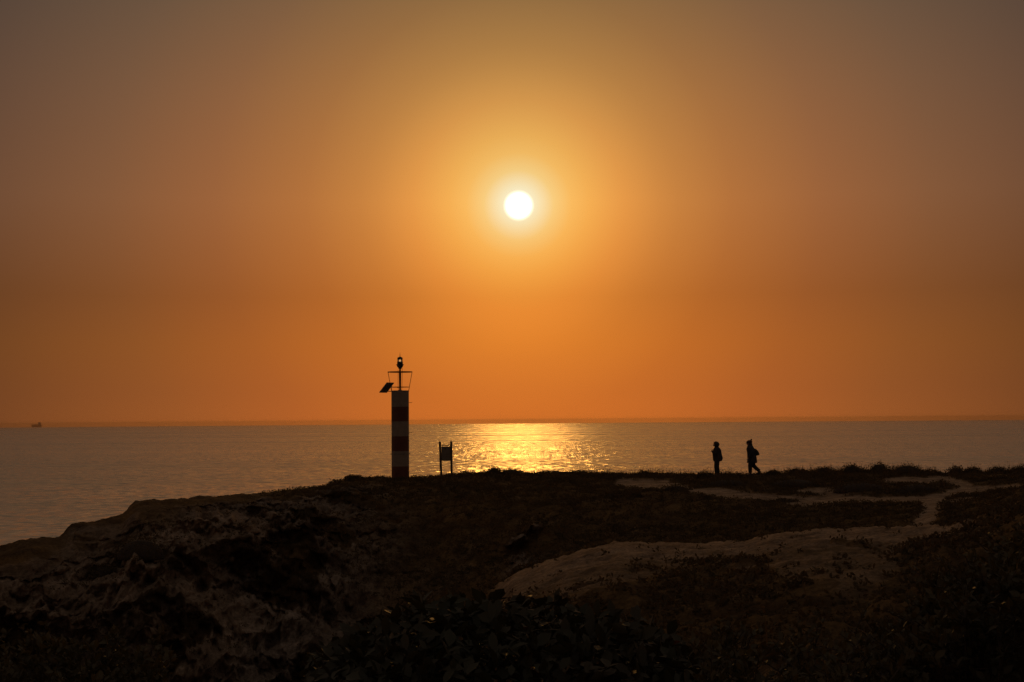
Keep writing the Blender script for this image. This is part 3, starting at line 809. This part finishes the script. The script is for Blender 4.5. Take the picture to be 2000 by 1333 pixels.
MB().box((.235, 0, 1.235), (.012, .07, .13), Matrix.Rotation(-.25, 3, 'Y'), .003).build('phone', M_black, None)
ph = bpy.data.objects['phone']; ph.parent = None
ph.location = (pl.x, pl.y, zl); ph.rotation_euler = (0, 0, math.pi)
tag(ph, 'dark slab like a phone raised in the hands of the curly haired walker', 'phone')
p1.scale = (H1 / 1.635,) * 3; ph.scale = p1.scale
# right person: hat, long coat, backpack, mid stride
pr_ = P(1469, 929, PD); zr_ = ground_z(pr_.x, pr_.y)
H2 = P(1466, 857, PD).z - zr_
pose2 = dict(lean=.10, head=(.135, 1.47), kneeR=(.10, .46), ankR=(.10, .085), toeR=-.05, kneeL=(-.09, .45), ankL=(-.36, .18), toeL=-.10,
    elbR=(.03, .24, 1.03), wriR=(.17, .21, .83), elbL=(.0, .24, 1.04), wriL=(.08, .22, .82), trous=M_trous, coatm=M_coat2,
    coat=[((.0, 0, .58), .19, .20), ((-.01, 0, .62), .20, .21), ((-.01, 0, .75), .19, .21), ((.0, 0, .9), .18, .2), ((.02, 0, 1.05), .17, .195), ((.05, 0, 1.2), .165, .195), ((.07, 0, 1.32), .125, .155), ((.09, 0, 1.38), .085, .09), ((.10, 0, 1.43), .075, .075)])
p2 = person((pr_.x, pr_.y, zr_), math.pi, pose2, 'walker in a long navy coat and knitted hat, mid stride, right of the two')
ht = MB().loft([((.115, 0, 1.485), .125, .115), ((.105, 0, 1.53), .138, .125), ((.095, 0, 1.575), .128, .115), ((.085, 0, 1.61), .095, .09), ((.075, 0, 1.63), .04, .04)], 16); ht.build('hat', M_hat, p2, True)
MB().lathe([(.006, 0), (.03, .01), (.042, .035), (.03, .065), (.006, .075)], 12, (.01, 0, 1.615)).build('pompom', M_hat, p2, True)
MB().loft([((.05, 0, 1.36), .09, .10), ((.055, 0, 1.42), .095, .105), ((.065, 0, 1.50), .085, .095)], 14).build('hair', M_hair, p2, True)
p2.scale = (H2 / 1.70,) * 3
bp = empty('backpack', (pr_.x, pr_.y, zr_), math.pi, 'small dark backpack on the back of the walker in the long coat', 'backpack'); bp.scale = p2.scale
mb = MB(); mb.loft([((-.20, 0, .92), .06, .11), ((-.245, 0, .94), .10, .135), ((-.25, 0, 1.0), .105, .14), ((-.21, 0, 1.12), .09, .135), ((-.15, 0, 1.21), .065, .11), ((-.12, 0, 1.24), .03, .06)], 16); mb.build('pack', M_bag, bp, True)
for sg in (-1, 1):
    MB().tube([(-.12, sg * .09, 1.2), (.0, sg * .1, 1.40), (.14, sg * .12, 1.36), (.22, sg * .12, 1.22), (.16, sg * .16, 1.02), (-.12, sg * .12, .97)], .014, 6).build('strap', M_bag, bp)

# ------------------------------------------------------------------ vegetation
M_cover = pbr('heath_foliage', (.125, .085, .038), .85, 0, .4, 1.2, transl=.2, col2=(.070, .050, .022))
M_sprig = pbr('dry_sprigs', (.14, .09, .045), .85, 0, .3, 3, transl=.3)
M_leaf = pbr('glossy_leaf', (.042, .048, .025), .5, 0, .35, 2.2, transl=.10, spec=.4, col2=(.065, .048, .024))
M_redleaf = pbr('reddish_leaf', (.16, .060, .035), .42, 0, .3, 6, transl=.25)
M_stem = pbr('woody_stem', (.06, .04, .028), .85, 0, .3, 20)
M_scrub = pbr('olive_scrub_leaf', (.085, .07, .032), .55, 0, .4, 2.5, transl=.22)

def rand_rot(n):
    q = rng.normal(size=(n, 4)); q /= np.linalg.norm(q, axis=1)[:, None]
    a, b, c, d = q.T
    return np.stack([np.stack([a*a+b*b-c*c-d*d, 2*(b*c-a*d), 2*(b*d+a*c)], -1), np.stack([2*(b*c+a*d), a*a-b*b+c*c-d*d, 2*(c*d-a*b)], -1), np.stack([2*(b*d-a*c), 2*(c*d+a*b), a*a-b*b-c*c+d*d], -1)], 1)
LEAF_T = np.array([[0, 0, 0], [.30, .22, .05], [.62, .25, .06], [1, 0, -.06], [.62, -.25, .06], [.30, -.22, .05]])   # pointed oval with a folded midrib
LEAF_TF = np.array([[0, 1, 2, 3], [0, 3, 4, 5]])
def scatter_leaves(pos, size, rot=None, wide=1.0):
    n = len(pos); Rm = rand_rot(n) if rot is None else rot
    T = LEAF_T * np.array([1, wide, 1])
    V = np.einsum('nij,kj->nki', Rm, T) * size[:, None, None] + pos[:, None, :]
    Fx = (np.arange(n)[:, None, None] * 6 + LEAF_TF[None]).reshape(-1, 4)
    return V.reshape(-1, 3), Fx
def blades(base, h, width, lean):
    """thin upright triangles: base (n,3)"""
    n = len(base); a = rng.uniform(0, 2 * np.pi, n); d = np.stack([np.cos(a), np.sin(a), 0 * a], 1)
    b = rng.uniform(0, 2 * np.pi, n); ld = np.stack([np.cos(b), np.sin(b), 0 * b], 1)
    tip = base + np.array([0, 0, 1]) * h[:, None] + ld * (lean * h)[:, None]
    V = np.stack([base - d * width[:, None], base + d * width[:, None], tip], 1).reshape(-1, 3)
    return V, np.arange(3 * n).reshape(n, 3)

# ground cover: low cushions and sprigs all over the heath
vis = (PX > -400) & (PX < 2460) & (Dg < skyD + 2.5) & (Dg > 9) & (Y > 0)
wgt = np.where(vis, 1.0, 0) * (1 - sand * np.where(hump > .02, .965, 1)) * (1 - .72 * cliffy)
cell = (np.abs(np.gradient(Dg, axis=0)) * Dg * np.abs(np.gradient(AZ, axis=1)))
wgt = wgt * cell * np.where(PY < 1400, 1, .05) * (1 - sstep(620, 480, PX) * sstep(skyD - 8, skyD - 3, Dg))
nearskyl = np.exp(-((Dg - skyD) / 2.2) ** 2)
def pick(wt, n):
    cs = np.cumsum(wt.ravel()); r_ = rng.uniform(0, cs[-1], n); ii = np.searchsorted(cs, r_)
    ii = np.clip(ii, 0, wt.size - 1)
    jx = rng.normal(0, .04, n); jy = rng.normal(0, .04, n)
    return np.stack([X.ravel()[ii] + jx, Y.ravel()[ii] + jy, Z.ravel()[ii]], 1), ii
nT = 31000
base, ii = pick(wgt * (.5 + sstep(-.3, .5, n_mid)), nT)
Rc = rng.uniform(.08, .26, nT) * (1 + .6 * (Dg.ravel()[ii] < 30) * -.5)
K_ = 12
b0 = np.repeat(base, K_, 0); rr = np.repeat(Rc, K_)
dirs = rng.normal(size=(nT * K_, 3)); dirs[:, 2] = np.abs(dirs[:, 2]) * .8; dirs /= np.linalg.norm(dirs, axis=1)[:, None]
pos = b0 + dirs * (rr * rng.uniform(.5, 1, nT * K_))[:, None] * np.array([1, 1, .62])
V1, F1 = scatter_leaves(pos, rng.uniform(.05, .11, len(pos)))
me = np_mesh('ground_cover', V1, F1, M_cover, False); o = bpy.data.objects.new('ground_cover', me); C.objects.link(o); tag(o, kind='stuff')
# dry flower stalks and grass standing on the skyline
bs_, ii = pick(wgt * (nearskyl + .04) * sstep(1000, 1250, PX + 60 * n_lo) * np.clip(.2 + n_hi + .6 * n_mid, 0, 1), 5200)
hh = rng.gamma(3.0, .055, len(bs_)) + .05
V2, F2 = blades(bs_, hh, np.full(len(bs_), .009), rng.normal(0, .25, len(bs_)))
tips = V2.reshape(-1, 3, 3)[:, 2]
hp = np.repeat(tips, 3, 0) + rng.normal(0, .022, (len(tips) * 3, 3))
V3, F3 = scatter_leaves(hp, rng.uniform(.025, .05, len(hp)))
F3t = np.concatenate([F3[:, [0, 1, 2]], F3[:, [0, 2, 3]]]) + len(V2)
bs2, _ = pick(wgt * (nearskyl + .02) * sstep(.0, .4, n_hi + .5 * n_mid), 3000)
V4, F4 = blades(bs2, rng.gamma(2.5, .035, len(bs2)) + .03, np.full(len(bs2), .012), rng.normal(0, .3, len(bs2)))
me = np_mesh('dry_grass', np.concatenate([V2, V3, V4]), np.concatenate([F2, F3t, F4 + len(V2) + len(V3)]), M_sprig, False)
o = bpy.data.objects.new('dry_grass', me); C.objects.link(o); tag(o, kind='stuff')

# low shrubs along the skyline and on the heath, each a thing
def low_shrub(px, py, D, wpx, hpx, label, dens=1.0, group='low shrubs along the cliff top', sprigs=True, mat=None):
    c = P(px, py, D); g = ground_z(c.x, c.y); s_ = D / F
    rw = wpx * s_ / 2; rh = hpx * s_ + .10
    root = empty('low_shrub', (c.x, c.y, g), 0, label, 'shrub', group)
    n = int(900 * dens * max(1, rw))
    d = rng.normal(size=(n, 3)); d[:, 2] = np.abs(d[:, 2]); d /= np.linalg.norm(d, axis=1)[:, None]
    lump = 1 + .32 * fbm(d[:, 0] * 2 + px, d[:, 1] * 2, d[:, 2] * 2, 3, 1.0)
    q = d * (lump * rng.uniform(.55, 1.0, n) ** .5)[:, None] * np.array([rw, max(rw * .7, .3), rh])
    q[:, 2] -= .06
    V, Fx = scatter_leaves(q, rng.uniform(.05, .10, n))
    me = np_mesh('foliage', V, Fx, mat or M_cover, False); o = bpy.data.objects.new('foliage', me); C.objects.link(o); o.parent = root; o['kind'] = 'stuff'
    # a dense inner mass so that no light passes straight through
    nn_ = 14; rings = []
    for k in range(7):
        ph = k / 6 * math.pi / 2
        rings.append(((0, 0, -.15 + (rh * .80 + .1) * math.sin(ph)), rw * .80 * math.cos(ph) + .01, max(rw * .56, .24) * math.cos(ph) + .01))
    MB().loft(rings, nn_).build('branches', M_stem, root, True)
    if sprigs:
        m_ = int(15 * wpx / 30)
        a = q[rng.integers(0, n, m_ * 3)]; a = a[a[:, 2] > rh * .45][:m_ * 2]
        if len(a):
            Vb, Fb = blades(a, rng.gamma(3, .035, len(a)) + .04, np.full(len(a), .008), rng.normal(0, .3, len(a)))
            tp = np.repeat(Vb.reshape(-1, 3, 3)[:, 2], 3, 0) + rng.normal(0, .02, (len(a) * 3, 3))
            Vl, Fl = scatter_leaves(tp, rng.uniform(.025, .05, len(tp)))
            Ft = np.concatenate([Fl[:, [0, 1, 2]], Fl[:, [0, 2, 3]]]) + len(Vb)
            me = np_mesh('flower_stalks', np.concatenate([Vb, Vl]), np.concatenate([Fb, Ft]), M_sprig, False)
            o = bpy.data.objects.new('flower_stalks', me); C.objects.link(o); o.parent = root; o['kind'] = 'stuff'
    return root
SH = [
 (965, 924, 78, 34, 13, 'tallest bumpy shrub in front of the golden sun glitter, right of the notice board', False),
 (1000, 924, 78, 50, 10, 'broad shrub before the glitter, just right of the tallest bumpy one', False),
 (1085, 926, 78, 70, 5, 'very low shrub at the right edge of the brightest sun glitter', False),
 (1258, 929, 77, 42, 9, 'rounded shrub above the left end of the pale sand path, with dry stalks', True),
 (1205, 930, 77, 40, 5, 'low shrub just left of the rounded one above the sand path end', True),
 (1378, 928, 74, 36, 7, 'small mound of scrub just left of the curly haired walker', True),
 (1432, 927, 74, 44, 5, 'flat scrub between the two walkers', True),
 (1510, 925, 75, 34, 7, 'dark low shrub just right of the walker with the backpack', True),
 (1555, 924, 76, 50, 7, 'second low shrub to the right of the walker with the backpack', True),
 (1610, 922, 76, 60, 10, 'wide shrub on the skyline midway between walkers and the highest shrubs', True),
 (1665, 920, 76, 50, 12, 'shrub on the skyline just left of the highest one', True),
 (1717, 919, 76, 44, 15, 'highest dark shrub on the right skyline', True),
 (1772, 920, 76, 70, 13, 'long shrub right of the highest one, sloping down to the gap', True),
 (1815, 926, 76, 46, 7, 'tapering end shrub left of the notch of open sea on the skyline', True),
 (1868, 928, 76, 44, 13, 'steep sided shrub right of the notch of open sea on the skyline', True),
 (1900, 926, 76, 40, 9, 'flat shrub just right of the steep sided one by the notch', True),
 (1950, 925, 76, 50, 8, 'shrub with dry stalks near the right edge of the photo, on the skyline', True),
 (1992, 925, 76, 46, 9, 'shrub cut by the right edge of the photo, on the skyline', True),
 (1130, 927, 79, 60, 4, 'thin strip of scrub right of the glitter on the skyline', False),
 (915, 930, 79, 46, 5, 'low scrub directly right of the notice board posts', False),
 (690, 944, 76, 36, 5, 'low scrub bump left of the banded beacon', False),
]
for px, py, D, wp, hp_, lab, sp_ in SH: low_shrub(px, py, D, wp, hp_ * (1.2 if px > 1480 else 1.1), lab, sprigs=sp_)
# heath bushes nearer than the skyline
SH2 = [
 (1320, 952, 68, 70, 10, 'dark shrub between the pale path and the curly haired walker'),
 (1420, 946, 70, 110, 10, 'broad dark scrub below the feet of the two walkers'),
 (1550, 942, 70, 120, 12, 'broad scrub below the skyline right of the walkers'),
 (1680, 950, 68, 130, 14, 'large low scrub island below the highest skyline shrub'),
 (1790, 958, 66, 110, 13, 'low scrub island enclosed by the two pale paths at right'),
 (1532, 973, 64, 60, 4, 'small flat scrub island lying in the pale path'),
 (1380, 968, 64, 16, 6, 'single tiny round shrub on the near edge of the pale path'),
 (1240, 950, 66, 30, 6, 'small shrub at the left tip of the pale path'),
 (1200, 955, 66, 50, 8, 'shrub just left of the pale path tip'),
 (275, 1110, 58, 110, 34, 'big dark bush clinging to the rock face at left'),
 (200, 1120, 58, 60, 16, 'smaller bush on the rock face, left of the big dark one'),
]
for px, py, D, wp, hp_, lab in SH2: low_shrub(px, py, D, wp, hp_, lab, group='scrub on the slope below the skyline', sprigs=False)

# ---- foreground: large-leaved shrub in the middle
def leaf_mesh(name, L_, W_, fold, curl, mat):
    v = []; f = []; nseg = 6
    for i in range(nseg + 1):
        t = i / nseg; wd = W_ * (math.sin(math.pi * min(1, t * .92 + .05)) ** .8) * (1 - .25 * t)
        if i == nseg: wd = .0005
        x = L_ * t; z = -curl * t * t * L_
        v += [(x, -wd, z + fold * wd), (x, 0, z), (x, wd, z + fold * wd)]
    for i in range(nseg):
        a = i * 3; f += [(a, a + 1, a + 4, a + 3), (a + 1, a + 2, a + 5, a + 4)]
    me = bpy.data.meshes.new(name); me.from_pydata(v, [], f); me.materials.append(mat)
    me.polygons.foreach_set('use_smooth', [True] * len(f)); me.update(); return me
LM = [leaf_mesh('leaf', .105, .024, .35, .25, M_leaf), leaf_mesh('leaf', .085, .022, .5, .5, M_leaf), leaf_mesh('leaf', .12, .026, .2, .1, M_leaf), leaf_mesh('leaf', .09, .026, .6, .35, M_leaf)]
LMR = leaf_mesh('leaf', .095, .024, .4, .3, M_redleaf)
FD = 7.0
TOPL = [(590, 1330), (640, 1272), (690, 1250), (750, 1210), (800, 1190), (860, 1180), (960, 1176), (1040, 1178), (1090, 1186), (1150, 1205), (1220, 1210), (1270, 1226), (1310, 1262), (1360, 1300), (1400, 1340)]
tx = [p[0] for p in TOPL]; ty = [p[1] for p in TOPL]
c0 = P(990, 1400, FD)
root = empty('leafy_shrub', (c0.x, c0.y, ground_z(c0.x, c0.y)), 0, 'large leathery-leaved shrub filling the bottom centre of the photo', 'shrub')
def canopy(n, spread=.9):
    """points near the top surface of the shrub, as a volume with depth"""
    out = []
    while len(out) < n:
        px = rng.uniform(600, 1390); D = FD + rng.uniform(-.9, 1.2)
        top = np.interp(px, tx, ty) + 7 * math.sin(px * .09) + rng.normal(0, 5)
        zt_ = P(px, top, FD).z
        k = 1 - .45 * ((D - FD) / 1.3) ** 2
        p = P(px, 1300, D)
        zb_ = zt_ * k - (1 - k) * 1.8
        out.append((p.x, p.y, zb_ - abs(rng.normal(0, .05)) - rng.uniform(0, 1) ** 2.5 * spread))
    return np.array(out)
cp = canopy(300, .35)
r0 = root.location
for i, p in enumerate(cp):
    red = (i % 29 == 3)
    o = bpy.data.objects.new('leaf', LMR if red else LM[i % 4]); C.objects.link(o); o.parent = root
    o.location = Vector(p) - r0
    o.rotation_euler = (random.gauss(0, .5), random.gauss(-.35, .55), random.uniform(0, 6.283))
    s_ = random.uniform(.7, 1.15); o.scale = (s_, s_, s_)
    if red: o['label'] = 'reddish withered leaf'
cf = canopy(5200, .75)
ax = rng.normal(0, .6, len(cf)); ay = rng.normal(-.3, .6, len(cf)); azr_ = rng.uniform(0, 2 * np.pi, len(cf))
def eul(a, b, c):
    ca, sa, cb, sb, cc, s3 = np.cos(a), np.sin(a), np.cos(b), np.sin(b), np.cos(c), np.sin(c)
    return np.stack([np.stack([cc*cb, cc*sb*sa - s3*ca, cc*sb*ca + s3*sa], -1), np.stack([s3*cb, s3*sb*sa + cc*ca, s3*sb*ca - cc*sa], -1), np.stack([-sb, cb*sa, cb*ca], -1)], 1)
V, Fx = scatter_leaves(cf - np.array(r0), rng.uniform(.06, .11, len(cf)), eul(ax, ay, azr_))
me = np_mesh('foliage', V, Fx, M_leaf, False); o = bpy.data.objects.new('foliage', me); C.objects.link(o); o.parent = root; o['kind'] = 'stuff'
mb = MB()
for i in range(46):
    p = Vector(cf[i * 40]) - r0; q0 = Vector((p.x * .55 + random.uniform(-.2, .2), p.y * .3, -.1))
    mid = q0.lerp(p, .55) + Vector((random.uniform(-.1, .1), random.uniform(-.1, .1), .05))
    mb.tube([q0, mid, p], [.014, .009, .004], 5)
mb.build('branches', M_stem, root)

# ---- stems with small leaves: bottom right, right edge and bottom left
def stem_shrub(px0, px1, topf, D, nstem, label, leafm, leaf=.022, depth=.8, name='twiggy_shrub', lps=46, droop=.9):
    cx = (px0 + px1) / 2; c = P(cx, 1300, D); g = ground_z(c.x, c.y)
    root = empty(name, (c.x, c.y, g), 0, label, 'shrub')
    r0 = np.array(root.location); mb = MB(); Lp = []; Lr = []
    for i in range(nstem):
        px = random.uniform(px0, px1); d = D + random.uniform(-depth, depth)
        zt_ = P(px, topf(px) + random.expovariate(1 / 26.0), D).z
        b = P(px + random.uniform(-60, 60), 1300, d); b = Vector((b.x, b.y, ground_z(b.x, b.y) - .03)) if i % 3 == 0 else Vector((b.x, b.y, g - .03))
        tpt = P(px, 1300, d); tpt = Vector((tpt.x, tpt.y, zt_))
        if tpt.z < b.z + .15: tpt.z = b.z + .15
        mid = b.lerp(tpt, .5) + Vector((random.uniform(-.06, .06), random.uniform(-.06, .06), 0))
        pts = [b, mid, tpt]
        mb.tube([p - root.location for p in pts], [.006, .004, .0022], 4)
        nl_ = lps
        for k in range(nl_):
            t = 1 - random.random() ** 1.6 * droop
            p = b.lerp(mid, t * 2) if t < .5 else mid.lerp(tpt, t * 2 - 1)
            if k % 9 == 0 and t > .4:      # side twig
                e = p + Vector((random.uniform(-.12, .12), random.uniform(-.12, .12), random.uniform(.02, .12)))
                mb.tube([p - root.location, e - root.location], [.003, .0015], 3)
                for q in range(6): Lp.append(p.lerp(e, .4 + .1 * q))
            Lp.append(p + Vector((random.uniform(-.02, .02), random.uniform(-.02, .02), random.uniform(-.01, .02))))
    Lp = np.array([tuple(p) for p in Lp]) - r0; n = len(Lp)
    V, Fx = scatter_leaves(Lp, rng.uniform(leaf * .7, leaf * 1.5, n), eul(rng.normal(0, .6, n), rng.normal(-.7, .45, n), rng.uniform(0, 2 * np.pi, n)))
    me = np_mesh('foliage', V, Fx, leafm, False); o = bpy.data.objects.new('foliage', me); C.objects.link(o); o.parent = root; o['kind'] = 'stuff'
    mb.build('stems', M_stem, root)
    return root
stem_shrub(1370, 1560, lambda x: 1282 + 12 * math.sin(x * .05), 5.6, 40, 'twiggy small-leaved shrub right of the big-leaved one at the bottom edge', M_scrub, .030)
stem_shrub(1540, 1760, lambda x: 1268 + 12 * math.sin(x * .045), 5.4, 46, 'twiggy shrub with upright shoots at the bottom edge, left of the black bush', M_scrub, .028)
stem_shrub(1700, 2080, lambda x: float(np.interp(x, [1700, 1800, 1860, 1920, 1980, 2080], [1290, 1215, 1160, 1120, 1085, 1060])), 6.2, 210, 'tall almost black bush filling the bottom right corner', M_scrub, .034, 1.0, 'dense_bush', 70)
stem_shrub(-60, 190, lambda x: 1286 + 10 * math.sin(x * .06), 9.0, 60, 'green tipped scrub in the bottom left corner', M_scrub, .045, 1.0)
stem_shrub(200, 330, lambda x: 1272 + 12 * math.sin(x * .08), 9.4, 34, 'scrub with one taller shoot, right of the bottom left corner', M_scrub, .042, .8)
